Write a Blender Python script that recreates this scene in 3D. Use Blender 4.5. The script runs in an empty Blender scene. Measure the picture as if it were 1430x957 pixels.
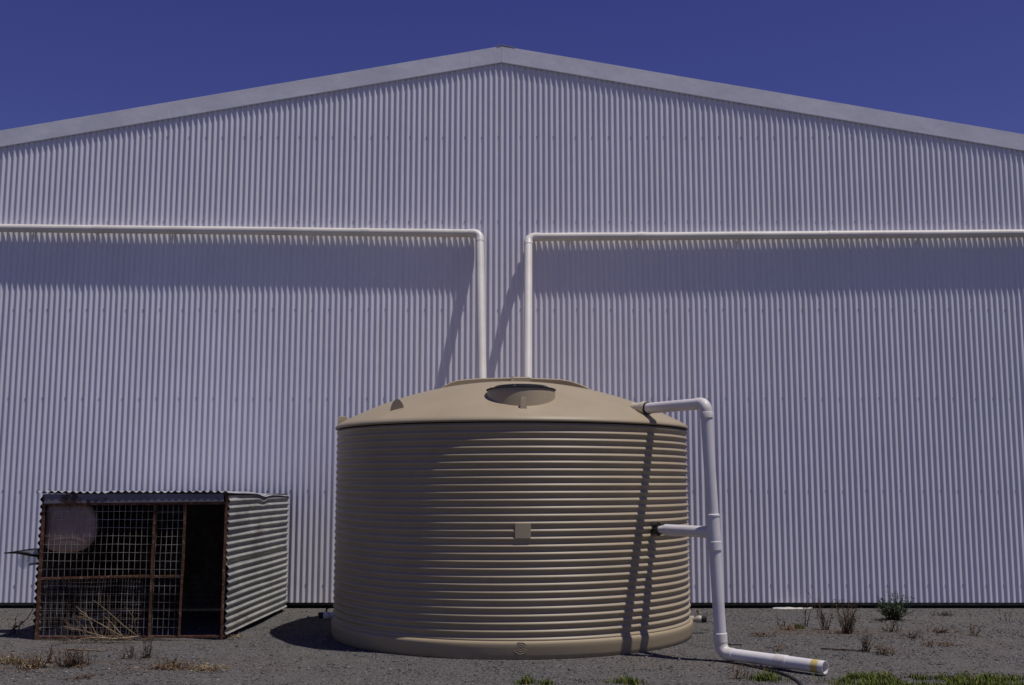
import bpy, math, random
import numpy as np
from mathutils import Vector, Matrix, noise

R = math.radians
scene = bpy.context.scene
col = scene.collection
random.seed(7)

# ------------------------------------------------------------------ camera
cam_data = bpy.data.cameras.new('camera')
cam_data.sensor_width = 36.0
cam_data.lens = 36.0 * 1519 / 1430
cam_data.clip_end = 2000
cam = bpy.data.objects.new('camera', cam_data)
cam.location = (0, 0, 1.617)
cam.rotation_euler = (R(90 + 7.39), 0, 0)
col.objects.link(cam)
scene.camera = cam

# ------------------------------------------------------------------ sky and sun
SUN = Vector((0.33, -0.162, 1.0)).normalized()
world = bpy.data.worlds.new('World')
scene.world = world
world.use_nodes = True
wn, wl = world.node_tree.nodes, world.node_tree.links
bg = wn['Background']
sky = wn.new('ShaderNodeTexSky')
sky.sky_type = 'NISHITA'
sky.sun_disc = False
sky.sun_elevation = math.asin(SUN.z)
sky.sun_rotation = math.atan2(SUN.x, SUN.y)
sky.altitude = 0
sky.air_density = 1.0
sky.dust_density = 0.0
sky.ozone_density = 4.0
hs = wn.new('ShaderNodeHueSaturation')
hs.inputs['Hue'].default_value = 0.545
hs.inputs['Saturation'].default_value = 1.17
wl.new(sky.outputs[0], hs.inputs['Color'])
wl.new(hs.outputs[0], bg.inputs[0])
bg.inputs[1].default_value = 0.08

sun_data = bpy.data.lights.new('sun', 'SUN')
sun_data.energy = 5.0
sun_data.angle = R(0.53)
sun_data.color = (1.0, 0.955, 0.90)
sun = bpy.data.objects.new('sun', sun_data)
sun.rotation_euler = SUN.to_track_quat('Z', 'Y').to_euler()
sun.location = (6, -4, 20)
col.objects.link(sun)

vs = scene.view_settings
vs.view_transform = 'Standard'
vs.look = 'None'
vs.gamma = 1
vs.use_curve_mapping = False
vs.exposure = -0.6

# ------------------------------------------------------------------ helpers
class MB:
    def __init__(self):
        self.v, self.f, self.m = [], [], []
    def add(self, verts, faces, mi=0):
        b = len(self.v)
        self.v.extend([tuple(p) for p in verts])
        self.f.extend([tuple(b + i for i in f) for f in faces])
        self.m.extend([mi] * len(faces))
    def box(self, x0, x1, y0, y1, z0, z1, mi=0):
        self.add([(x0,y0,z0),(x1,y0,z0),(x1,y1,z0),(x0,y1,z0),(x0,y0,z1),(x1,y0,z1),(x1,y1,z1),(x0,y1,z1)],
                 [(3,2,1,0),(4,5,6,7),(0,1,5,4),(1,2,6,5),(2,3,7,6),(3,0,4,7)], mi)
    def tube(self, pts, r, n=16, caps=(True, True), mi=0, flip=False):
        pts = [Vector(p) for p in pts]
        rr = r if isinstance(r, (list, tuple)) else [r] * len(pts)
        t0 = (pts[1] - pts[0]).normalized()
        a = t0.orthogonal().normalized()
        vs_, fs = [], []
        prev = t0
        for i, p in enumerate(pts):
            if i == 0: t = t0
            elif i == len(pts) - 1: t = (pts[i] - pts[i-1]).normalized()
            else: t = ((pts[i+1] - p).normalized() + (p - pts[i-1]).normalized()).normalized()
            a = (prev.rotation_difference(t) @ a)
            a = (a - t * a.dot(t)).normalized()
            prev = t
            b = t.cross(a)
            for k in range(n):
                an = 2 * math.pi * k / n
                vs_.append(p + (a * math.cos(an) + b * math.sin(an)) * rr[i])
        for i in range(len(pts) - 1):
            for k in range(n):
                k2 = (k + 1) % n
                q = (i*n+k, i*n+k2, (i+1)*n+k2, (i+1)*n+k)
                fs.append(q[::-1] if flip else q)
        if caps[0]: fs.append(tuple(range(n))[::-1])
        if caps[1]: fs.append(tuple((len(pts)-1)*n + k for k in range(n)))
        self.add(vs_, fs, mi)
    def lathe(self, prof, n=64, c=(0, 0, 0), fn=None, a0=0.0, a1=2*math.pi, mi=0):
        closed = abs(a1 - a0 - 2 * math.pi) < 1e-6
        cols = n if closed else n + 1
        vs_, fs = [], []
        for j, (r, z) in enumerate(prof):
            for k in range(cols):
                an = a0 + (a1 - a0) * k / n
                q = r + (fn(an, z, j) if fn else 0)
                vs_.append((c[0] + q * math.cos(an), c[1] + q * math.sin(an), c[2] + z))
        for j in range(len(prof) - 1):
            for k in range(n):
                k2 = (k + 1) % cols
                fs.append((j*cols+k, j*cols+k2, (j+1)*cols+k2, (j+1)*cols+k))
        self.add(vs_, fs, mi)

def obj(name, mb, mat, parent=None, smooth=False, kind=None):
    me = bpy.data.meshes.new(name)
    off = parent_origin(parent)
    me.from_pydata([(v[0]-off[0], v[1]-off[1], v[2]-off[2]) for v in mb.v], [], mb.f)
    mats = mat if isinstance(mat, (list, tuple)) else [mat]
    for m in mats: me.materials.append(m)
    if len(mats) > 1: me.polygons.foreach_set('material_index', mb.m)
    if smooth:
        me.polygons.foreach_set('use_smooth', [True] * len(me.polygons))
        if smooth == 'auto':
            me.set_sharp_from_angle(angle=R(38))
    me.update()
    o = bpy.data.objects.new(name, me)
    col.objects.link(o)
    if parent: o.parent = parent
    if kind: o['kind'] = kind
    return o

def parent_origin(p):
    x, y, z = 0.0, 0.0, 0.0
    while p:
        x += p.location.x; y += p.location.y; z += p.location.z
        p = p.parent
    return (x, y, z)

def thing(name, label, cat, loc, group=None):
    o = bpy.data.objects.new(name, None)
    o.empty_display_size = 0.2
    col.objects.link(o)
    o.location = loc
    o['label'] = label; o['category'] = cat
    if group: o['group'] = group
    return o

def fillet(a, c, b, r, n=10):
    a, b, c = Vector(a), Vector(b), Vector(c)
    u, w = (a - c).normalized(), (b - c).normalized()
    ang = u.angle(w)
    d = r / math.tan(ang / 2)
    p0, p1 = c + u * d, c + w * d
    cen = c + (u + w).normalized() * (r / math.sin(ang / 2))
    out = []
    v0, v1 = (p0 - cen), (p1 - cen)
    rot = v0.rotation_difference(v1)
    ax, an = rot.to_axis_angle()
    for i in range(n + 1):
        out.append(cen + Matrix.Rotation(an * i / n, 3, ax) @ v0)
    return out

# ------------------------------------------------------------------ materials
def mat(name, rough=0.6, spec=0.5, metal=0.0):
    m = bpy.data.materials.new(name)
    m.use_nodes = True
    nt = m.node_tree
    b = nt.nodes['Principled BSDF']
    b.inputs['Roughness'].default_value = rough
    b.inputs['Specular IOR Level'].default_value = spec
    b.inputs['Metallic'].default_value = metal
    return m, nt, b

def N(nt, t, **kw):
    n = nt.nodes.new(t)
    for k, v in kw.items():
        if k in n.inputs: n.inputs[k].default_value = v
        else: setattr(n, k, v)
    return n

def coords(nt, scale=(1, 1, 1)):
    tc = N(nt, 'ShaderNodeTexCoord')
    mp = N(nt, 'ShaderNodeMapping')
    mp.inputs['Scale'].default_value = scale
    nt.links.new(tc.outputs['Object'], mp.inputs[0])
    return mp.outputs[0]

def noise_tex(nt, scale, detail=4, rough=0.55, vec=None, stretch=(1, 1, 1)):
    n = N(nt, 'ShaderNodeTexNoise')
    n.inputs['Scale'].default_value = scale
    n.inputs['Detail'].default_value = detail
    n.inputs['Roughness'].default_value = rough
    nt.links.new(vec if vec else coords(nt, stretch), n.inputs['Vector'])
    return n.outputs['Fac']

def ramp(nt, fac, stops):
    r = N(nt, 'ShaderNodeValToRGB')
    e = r.color_ramp.elements
    while len(e) < len(stops): e.new(0.5)
    for i, (p, c) in enumerate(stops):
        e[i].position = p
        e[i].color = (*c, 1) if len(c) == 3 else c
    nt.links.new(fac, r.inputs[0])
    return r.outputs[0]

def mix(nt, fac, a, b):
    m = N(nt, 'ShaderNodeMix', data_type='RGBA')
    if isinstance(fac, float): m.inputs[0].default_value = fac
    else: nt.links.new(fac, m.inputs[0])
    for s, x in ((6, a), (7, b)):
        if isinstance(x, tuple): m.inputs[s].default_value = (*x, 1)
        else: nt.links.new(x, m.inputs[s])
    return m.outputs[2]

def bump(nt, b, h, strength=0.3, dist=0.01):
    n = N(nt, 'ShaderNodeBump')
    n.inputs['Strength'].default_value = strength
    n.inputs['Distance'].default_value = dist
    nt.links.new(h, n.inputs['Height'])
    nt.links.new(n.outputs[0], b.inputs['Normal'])

def m_mottled(name, c0, c1, scale, rough=0.6, spec=0.4, bs=0.0, bscale=None, metal=0.0, stretch=(1,1,1), lo=0.35, hi=0.65, bdist=0.004):
    m, nt, b = mat(name, rough, spec, metal)
    f = noise_tex(nt, scale, 5, 0.6, stretch=stretch)
    nt.links.new(ramp(nt, f, [(lo, c0), (hi, c1)]), b.inputs['Base Color'])
    if bs: bump(nt, b, noise_tex(nt, bscale or scale * 3, 4), bs, bdist)
    return m

# painted corrugated steel of the big shed: even off-white with a little chalking and washed-down dust
def wall_mat():
    m, nt, b = mat('painted_steel', 0.42, 0.35)
    f1 = noise_tex(nt, 0.9, 4, 0.6)
    f2 = noise_tex(nt, 7.0, 5, 0.65, stretch=(1, 1, 0.07))
    c = ramp(nt, f1, [(0.3, (0.675, 0.66, 0.73)), (0.7, (0.73, 0.715, 0.785))])
    c = mix(nt, ramp(nt, f2, [(0.5, (0, 0, 0)), (0.85, (0.5, 0.5, 0.5))]), c, (0.58, 0.56, 0.60))
    nt.links.new(c, b.inputs['Base Color'])
    bump(nt, b, noise_tex(nt, 2.2, 3, 0.5), 0.25, 0.02)
    return m
M_wall = wall_mat()
M_cap = m_mottled('painted_flashing', (0.66, 0.655, 0.71), (0.75, 0.745, 0.79), 1.6, 0.40, 0.4, 0.5, 1.3, bdist=0.03)
M_screw = m_mottled('weathered_screw', (0.30, 0.28, 0.32), (0.44, 0.42, 0.46), 40, 0.5)
M_conc = m_mottled('concrete', (0.42, 0.40, 0.37), (0.60, 0.57, 0.53), 9, 0.9, 0.2, 0.5, 60)
M_pvc = m_mottled('white_pvc', (0.64, 0.61, 0.61), (0.74, 0.71, 0.70), 3.0, 0.46, 0.35, 0.1, 20)
M_pvc_cream = m_mottled('sun_yellowed_pvc', (0.60, 0.565, 0.51), (0.70, 0.665, 0.61), 2.5, 0.5, 0.3, 0.1, 20)
M_pvc_aged = m_mottled('aged_pvc', (0.60, 0.56, 0.50), (0.74, 0.70, 0.67), 9.0, 0.42, 0.4, 0.1, 30)
M_black = m_mottled('black_plastic', (0.012, 0.012, 0.013), (0.022, 0.021, 0.022), 12, 0.38, 0.4)
M_tape = m_mottled('yellow_glue', (0.62, 0.52, 0.26), (0.52, 0.38, 0.05), 24, 0.5)
M_brass = m_mottled('brass', (0.35, 0.27, 0.16), (0.5, 0.42, 0.3), 30, 0.4, metal=0.6)

def tank_mat():
    m, nt, b = mat('beige_polyethylene', 0.48, 0.35)
    f1 = noise_tex(nt, 1.3, 5, 0.6)
    c = ramp(nt, f1, [(0.3, (0.335, 0.272, 0.180)), (0.7, (0.385, 0.316, 0.213))])
    f2 = noise_tex(nt, 5.0, 6, 0.7, stretch=(1, 1, 0.25))
    c = mix(nt, ramp(nt, f2, [(0.55, (0, 0, 0)), (0.8, (0.45, 0.45, 0.45))]), c, (0.28, 0.225, 0.145))
    nt.links.new(c, b.inputs['Base Color'])
    bump(nt, b, noise_tex(nt, 110, 3), 0.12, 0.003)
    return m
M_tank = tank_mat()
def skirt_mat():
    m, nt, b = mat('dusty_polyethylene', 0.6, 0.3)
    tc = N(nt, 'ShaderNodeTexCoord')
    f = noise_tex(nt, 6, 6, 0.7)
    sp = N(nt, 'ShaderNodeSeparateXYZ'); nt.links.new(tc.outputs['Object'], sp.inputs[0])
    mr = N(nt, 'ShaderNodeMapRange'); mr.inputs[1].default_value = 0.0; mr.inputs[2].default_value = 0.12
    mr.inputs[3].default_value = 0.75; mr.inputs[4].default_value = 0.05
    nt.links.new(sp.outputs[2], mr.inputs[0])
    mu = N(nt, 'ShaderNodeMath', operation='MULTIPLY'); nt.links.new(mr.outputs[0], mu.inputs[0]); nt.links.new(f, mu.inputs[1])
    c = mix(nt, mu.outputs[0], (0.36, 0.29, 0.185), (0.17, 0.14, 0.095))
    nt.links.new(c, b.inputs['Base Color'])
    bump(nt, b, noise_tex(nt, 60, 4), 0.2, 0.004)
    return m
M_skirt = skirt_mat()

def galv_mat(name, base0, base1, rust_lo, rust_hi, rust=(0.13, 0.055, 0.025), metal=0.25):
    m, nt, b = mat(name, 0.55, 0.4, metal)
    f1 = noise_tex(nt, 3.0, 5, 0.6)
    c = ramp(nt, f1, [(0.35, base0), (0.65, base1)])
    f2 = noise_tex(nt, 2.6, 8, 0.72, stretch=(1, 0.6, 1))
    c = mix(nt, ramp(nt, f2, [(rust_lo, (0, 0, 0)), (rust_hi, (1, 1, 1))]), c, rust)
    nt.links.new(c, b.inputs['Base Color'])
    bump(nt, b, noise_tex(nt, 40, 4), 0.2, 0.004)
    return m
M_galv = galv_mat('weathered_galvanised', (0.30, 0.31, 0.30), (0.44, 0.44, 0.41), 0.53, 0.72, (0.16, 0.10, 0.055))
M_galv_roof = galv_mat('weathered_roof_iron', (0.32, 0.32, 0.35), (0.44, 0.44, 0.47), 0.60, 0.75)
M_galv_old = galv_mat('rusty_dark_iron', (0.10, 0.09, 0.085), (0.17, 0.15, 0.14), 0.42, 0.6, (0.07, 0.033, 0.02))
M_fascia = galv_mat('peeling_fascia_paint', (0.13, 0.125, 0.15), (0.18, 0.17, 0.20), 0.56, 0.61, (0.045, 0.02, 0.02), 0.0)
def rust_mat():
    m, nt, b = mat('rusty_steel', 0.85, 0.2)
    c = ramp(nt, noise_tex(nt, 14, 6, 0.7), [(0.3, (0.055, 0.024, 0.016)), (0.5, (0.12, 0.052, 0.030)), (0.72, (0.22, 0.115, 0.07))])
    c = mix(nt, ramp(nt, noise_tex(nt, 26, 5, 0.7), [(0.56, (0, 0, 0)), (0.66, (0.9, 0.9, 0.9))]), c, (0.36, 0.29, 0.26))
    nt.links.new(c, b.inputs['Base Color'])
    bump(nt, b, noise_tex(nt, 60, 4), 0.5, 0.004)
    return m
M_rust = rust_mat()
M_wire = m_mottled('old_fence_wire', (0.07, 0.042, 0.03), (0.60, 0.55, 0.48), 5, 0.5, 0.4, metal=0.0)
M_drum = m_mottled('faded_pink_plastic', (0.27, 0.185, 0.15), (0.36, 0.255, 0.21), 9, 0.6, 0.3)
M_dark = m_mottled('dark_tin', (0.009, 0.008, 0.008), (0.022, 0.019, 0.017), 8, 1.0, 0.0)
M_wire_rusty = m_mottled('rusty_fine_wire', (0.05, 0.028, 0.02), (0.34, 0.29, 0.25), 6, 0.7, 0.2)
def clear_mat():
    m, nt, b = mat('cloudy_plastic', 0.35, 0.5)
    b.inputs['Base Color'].default_value = (0.55, 0.57, 0.6, 1)
    b.inputs['Transmission Weight'].default_value = 0.0
    b.inputs['Alpha'].default_value = 0.6
    return m
M_clear = clear_mat()

def ground_mat():
    m, nt, b = mat('gravel', 0.95, 0.15)
    v = coords(nt)
    vo = N(nt, 'ShaderNodeTexVoronoi'); vo.inputs['Scale'].default_value = 55
    nt.links.new(v, vo.inputs['Vector'])
    vo2 = N(nt, 'ShaderNodeTexVoronoi'); vo2.inputs['Scale'].default_value = 120
    nt.links.new(v, vo2.inputs['Vector'])
    sp = N(nt, 'ShaderNodeSeparateColor'); nt.links.new(vo.outputs['Color'], sp.inputs[0])
    stones = ramp(nt, sp.outputs[0], [(0.0, (0.041, 0.039, 0.039)), (0.4, (0.094, 0.089, 0.087)), (0.8, (0.144, 0.137, 0.132)), (1.0, (0.227, 0.216, 0.204))])
    sp2 = N(nt, 'ShaderNodeSeparateColor'); nt.links.new(vo2.outputs['Color'], sp2.inputs[0])
    fines = ramp(nt, sp2.outputs[1], [(0.0, (0.052, 0.050, 0.049)), (1.0, (0.151, 0.144, 0.140))])
    c = mix(nt, 0.5, stones, fines)
    big = noise_tex(nt, 0.55, 6, 0.62, v)
    c = mix(nt, ramp(nt, big, [(0.45, (0, 0, 0)), (0.72, (0.55, 0.55, 0.55))]), c, (0.144, 0.124, 0.102))
    big2 = noise_tex(nt, 1.7, 6, 0.65, v)
    c = mix(nt, ramp(nt, big2, [(0.58, (0, 0, 0)), (0.8, (0.5, 0.5, 0.5))]), c, (0.056, 0.051, 0.048))
    nt.links.new(c, b.inputs['Base Color'])
    ad = N(nt, 'ShaderNodeMath', operation='ADD')
    nt.links.new(vo.outputs['Distance'], ad.inputs[0]); nt.links.new(noise_tex(nt, 14, 5, 0.7, v), ad.inputs[1])
    bump(nt, b, ad.outputs[0], 0.9, 0.012)
    return m
M_ground = ground_mat()
def stone_mat():
    m, nt, b = mat('loose_stone', 0.9, 0.2)
    g = N(nt, 'ShaderNodeNewGeometry')
    c = ramp(nt, g.outputs['Random Per Island'], [(0, (0.05, 0.047, 0.045)), (0.5, (0.105, 0.099, 0.095)), (0.85, (0.14, 0.133, 0.127)), (1, (0.30, 0.28, 0.26))])
    nt.links.new(c, b.inputs['Base Color'])
    return m
M_stone = stone_mat()
def leafy(name, stops, rough=0.7, trans=0.0):
    m, nt, b = mat(name, rough, 0.25)
    g = N(nt, 'ShaderNodeNewGeometry')
    nt.links.new(ramp(nt, g.outputs['Random Per Island'], stops), b.inputs['Base Color'])
    return m
M_grass = leafy('green_grass', [(0, (0.045, 0.075, 0.010)), (0.5, (0.11, 0.15, 0.018)), (0.85, (0.18, 0.20, 0.03)), (1, (0.24, 0.18, 0.07))])
M_bush = leafy('grey_green_leaf', [(0, (0.030, 0.055, 0.022)), (0.6, (0.055, 0.085, 0.040)), (1, (0.10, 0.12, 0.06))])
M_dry = leafy('dry_brown_stalk', [(0, (0.045, 0.026, 0.016)), (0.5, (0.095, 0.055, 0.030)), (1, (0.17, 0.105, 0.055))])
M_dark_stalk = leafy('dark_dead_stalk', [(0, (0.022, 0.014, 0.012)), (1, (0.06, 0.036, 0.026))])
M_straw = leafy('straw', [(0, (0.13, 0.085, 0.045)), (0.6, (0.25, 0.18, 0.10)), (1, (0.40, 0.32, 0.20))])
M_litter = leafy('orange_litter', [(0, (0.10, 0.055, 0.030)), (0.6, (0.17, 0.10, 0.055)), (1, (0.25, 0.17, 0.10))])

# ------------------------------------------------------------------ ground
def ground():
    xs = sorted(set([-300, -120, -60, -30, -15] + [round(-9 + 0.25 * i, 3) for i in range(73)] + [15, 30, 60, 120, 300]))
    ys = sorted(set([-300, -100, -40, -10, 0, 4, 6, 7] + [round(8 + 0.25 * i, 3) for i in range(29)] + [20, 40, 100, 300]))
    mb = MB()
    vv = []
    for y in ys:
        for x in xs:
            z = 0.0
            if abs(x) <= 9 and 8 <= y <= 13.9:
                k = min(1, (13.9 - y) / 0.6, (y - 8) / 0.5, (9 - abs(x)) / 0.6)
                rr = math.hypot(x, y - 12.31)
                k *= min(1, max(0, (rr - 1.9) / 0.5))
                z = k * (0.028 * noise.noise(Vector((x * 0.8, y * 0.9, 3.1))) + 0.012 * noise.noise(Vector((x * 2.3, y * 2.3, 7.7))) - 0.006)
            vv.append((x, y, z))
    nx = len(xs)
    mb.add(vv, [(j*nx+i, j*nx+i+1, (j+1)*nx+i+1, (j+1)*nx+i) for j in range(len(ys)-1) for i in range(nx-1)])
    o = obj('ground', mb, M_ground, smooth=True)
    o['kind'] = 'structure'
ground()
def gz(x, y):
    if abs(x) <= 9 and 8 <= y <= 13.9:
        k = min(1, (13.9 - y) / 0.6, (y - 8) / 0.5, (9 - abs(x)) / 0.6)
        rr = math.hypot(x, y - 12.31)
        k *= min(1, max(0, (rr - 1.9) / 0.5))
        return k * (0.028 * noise.noise(Vector((x * 0.8, y * 0.9, 3.1))) + 0.012 * noise.noise(Vector((x * 2.3, y * 2.3, 7.7))) - 0.006)
    return 0.0

def scatter_mesh(name, pos, rad, material, seed, flat=0.6):
    rng = np.random.default_rng(seed)
    n = len(pos)
    base = np.array([(1,0,0),(0,1,0),(-1,0,0),(0,-1,0),(0,0,1),(0,0,-1)], float)
    F = np.array([(0,1,4),(1,2,4),(2,3,4),(3,0,4),(1,0,5),(2,1,5),(3,2,5),(0,3,5)])
    jit = base[None] * rng.uniform(0.6, 1.35, (n, 6, 1)) + rng.normal(0, 0.12, (n, 6, 3))
    jit[:, :, 2] *= flat
    an = rng.uniform(0, 2*np.pi, n)
    c, s = np.cos(an)[:, None], np.sin(an)[:, None]
    x = jit[:, :, 0] * c - jit[:, :, 1] * s
    y = jit[:, :, 0] * s + jit[:, :, 1] * c
    V = np.stack([x, y, jit[:, :, 2]], 2) * rad[:, None, None] + pos[:, None, :]
    faces = (F[None] + 6 * np.arange(n)[:, None, None]).reshape(-1, 3)
    me = bpy.data.meshes.new(name)
    me.vertices.add(n * 6); me.vertices.foreach_set('co', V.reshape(-1))
    me.loops.add(len(faces) * 3); me.loops.foreach_set('vertex_index', faces.reshape(-1))
    me.polygons.add(len(faces)); me.polygons.foreach_set('loop_start', np.arange(len(faces)) * 3)
    me.update(calc_edges=True); me.validate()
    me.materials.append(material)
    o = bpy.data.objects.new(name, me)
    col.objects.link(o)
    o['kind'] = 'stuff'
    return o

def gravel():
    rng = np.random.default_rng(3)
    pos, rad = [], []
    while len(pos) < 46000:
        y = rng.uniform(8.5, 14.45); x = rng.uniform(-0.56 * y, 0.56 * y)
        if math.hypot(x, y - 12.31) < 1.97: continue
        r = 0.004 + 0.008 * rng.random() ** 2.5 + (0.015 * rng.random() if rng.random() < 0.03 else 0)
        pos.append((x, y, gz(x, y) + r * 0.15)); rad.append(r)
    o = scatter_mesh('loose_gravel', np.array(pos), np.array(rad), M_stone, 5)
    o['label'] = 'loose grey gravel stones strewn over the bare ground'
    o['category'] = 'gravel'
gravel()

# ------------------------------------------------------------------ shed
WY = 14.53
PITCH, AMP = 0.0762, 0.0088
def roof_z(x): return 7.668 - 0.1762 * abs(x + 0.149)
shed = thing('steel_shed', 'huge pale corrugated steel shed with low gable filling the background', 'shed', (0, WY, 0))
SX0 = -11.43
ROWS = (0.302, 1.528, 2.753, 3.956, 5.174, 6.368)
def wall_sheets():
    for i in range(30):
        x0 = SX0 + 0.762 * i
        rnd = random.Random(100 + i)
        mb = MB()
        cols_ = 10 * 12 + 5
        zs = [0.0, 0.1, 0.25, 0.4, 0.55, 0.7, 0.85, 1.0]
        vv = []
        seed = rnd.random() * 50
        for z in zs:
            for k in range(cols_):
                u = k / 12 * PITCH
                x = x0 + u
                top = roof_z(x) - 0.03
                zz = 0.075 + (top - 0.075) * z
                lift = 0.0016 * max(0, (k - 120) / 4)          # the lap lies over the next sheet
                wob = 0.0022 * noise.noise(Vector((x * 1.3, zz * 0.7, seed)))
                y = WY - AMP * math.cos(2 * math.pi * u / PITCH) - lift - wob - (0.0012 if k > 116 else 0)
                vv.append((x + 0.0015 * noise.noise(Vector((zz * 0.8, x * 3, 9))), y, zz))
        ff = [(j*cols_+k, j*cols_+k+1, (j+1)*cols_+k+1, (j+1)*cols_+k) for j in range(len(zs)-1) for k in range(cols_-1)]
        mb.add(vv, ff)
        sh = obj('wall_sheet', mb, M_wall, shed, smooth=True)
        sb = MB()
        for rz in ROWS:
            for q in (1, 4, 7):
                x = x0 + (q + 0.5) * PITCH
                if rz > roof_z(x) - 0.35: continue
                zz = rz + rnd.uniform(-0.006, 0.006)
                y = WY + AMP
                sb.tube([(x, y - 0.001, zz), (x, y - 0.004, zz)], 0.0085, 10)
                sb.tube([(x, y - 0.004, zz), (x, y - 0.010, zz)], 0.0058, 6)
        obj('screws', sb, M_screw, sh, kind='stuff')
wall_sheets()
def shed_rest():
    # flashing along the gable, lengths butted with a lap of a few millimetres
    H = 0.243
    def seg(xa, xb, proud):
        mb = MB()
        n = 10
        prof = [(-0.019 - proud, -H), (-0.022 - proud, -H + 0.010), (-0.020 - proud, 0.0), (0.22, 0.012), (0.22, 0.006), (-0.017 - proud, -0.006), (-0.019 - proud, -H + 0.012), (-0.013 - proud, -H - 0.002)]
        vv = []
        for i in range(n + 1):
            x = xa + (xb - xa) * i / n
            d = 0.002 * noise.noise(Vector((x * 1.1, 5, 5)))
            for (dy, dz) in prof:
                vv.append((x, WY + dy + d, roof_z(x) + dz + 0.004 * noise.noise(Vector((x * .6, 1, dz)))))
        m = len(prof)
        ff = [(i*m+k, i*m+k+1, (i+1)*m+k+1, (i+1)*m+k) for i in range(n) for k in range(m-1)]
        ff += [tuple(range(m)), tuple(n*m + k for k in range(m))[::-1]]
        mb.add(vv, ff)
        obj('barge_flashing', mb, M_cap, shed)
    cuts = [-11.5, -8.9, -4.74, -0.59, -0.149]
    for k in range(len(cuts) - 1): seg(cuts[k], cuts[k+1], 0.0015 * (k % 2))
    cuts = [-0.149, 3.95, 7.6, 11.5]
    for k in range(len(cuts) - 1): seg(cuts[k] + 0.002, cuts[k+1], 0.003 * ((k + 1) % 2))
    # ridge cap
    mb = MB()
    for s in (-1, 1):
        xa, xb = -0.149, -0.149 + (0.19 if s > 0 else -0.06)
        vv = []
        for (x, e) in ((xa, 0.020), (xb, 0.014)):
            for y in (WY - 0.026, WY + 15.4):
                vv += [(x, y, roof_z(x) + e), (x, y, roof_z(x) + e - 0.008)]
        mb.add(vv, [(0, 2, 6, 4), (1, 5, 7, 3), (0, 4, 5, 1), (2, 3, 7, 6), (4, 6, 7, 5), (0, 1, 3, 2)])
    obj('ridge_cap', mb, M_rust_cap, shed)
    # roof sheeting of both slopes
    for s in (-1, 1):
        mb = MB(); vv = []
        ny = 400
        xa, xb = -0.149, s * 11.75
        for j in range(ny + 1):
            y = WY + 0.02 + 15.3 * j / ny
            e = 0.008 * math.cos(j * math.pi / 2)
            vv += [(xa, y, roof_z(xa) - 0.012 + e), (xb, y, roof_z(xb) - 0.012 + e)]
        mb.add(vv, [(2*j, 2*j+1, 2*j+3, 2*j+2) for j in range(ny)])
        obj('roof', mb, M_cap, shed, smooth=True)
        # side wall
        mb = MB(); vv = []
        x = SX0 + 0.02 if s < 0 else SX0 + 0.762 * 30
        for j in range(801):
            y = WY + 0.03 + 15.2 * j / 800
            e = 0.008 * math.cos(j * math.pi / 2)
            vv += [(x + e, y, 0.07), (x + e, y, roof_z(x) - 0.05)]
        mb.add(vv, [(2*j, 2*j+1, 2*j+3, 2*j+2) for j in range(800)])
        obj('side_wall', mb, M_wall, shed, smooth=True)
    mb = MB()
    y = WY + 15.25
    mb.add([(SX0, y, 0), (11.43, y, 0), (11.43, y, roof_z(11.43) - .05), (-0.149, y, 7.6), (SX0, y, roof_z(SX0) - .05)], [(0, 1, 2, 3, 4)])
    obj('back_wall', mb, M_wall, shed)
    mb = MB()
    mb.box(SX0 + 0.03, 11.38, WY + 0.35, WY + 15.1, -0.2, 0.12)
    obj('floor_slab', mb, M_conc, shed)
M_rust_cap = m_mottled('rust_stained_cap', (0.30, 0.25, 0.24), (0.42, 0.40, 0.44), 5, 0.5)
shed_rest()

# lump of concrete poured against the foot of the wall
mb = MB()
vv = []
n = 14
for i in range(n + 1):
    x = 3.40 + 0.52 * i / n
    w = 0.09 * math.sin(math.pi * min(1, max(0.08, i / n))) ** 0.4 + 0.05 * noise.noise(Vector((x * 11, 0, 0)))
    h = 0.014 + 0.014 * noise.noise(Vector((x * 9, 4, 0)))
    vv += [(x, WY + 0.04, -0.03), (x, WY + 0.04, h), (x, WY - w * 0.55, h - 0.002), (x, WY - w, 0.006), (x, WY - w - 0.01, -0.03)]
mb.add(vv, [(i*5+k, i*5+k+1, (i+1)*5+k+1, (i+1)*5+k) for i in range(n) for k in range(4)] + [(0,1,2,3,4), (n*5+4,n*5+3,n*5+2,n*5+1,n*5)])
o = obj('concrete_spill', mb, m_mottled('pale_concrete', (0.42, 0.40, 0.37), (0.62, 0.60, 0.56), 14, 0.9, 0.2, 0.4, 80))
o['label'] = 'pale strip of spilled concrete at the foot of the shed wall'
o['category'] = 'concrete'

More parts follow.
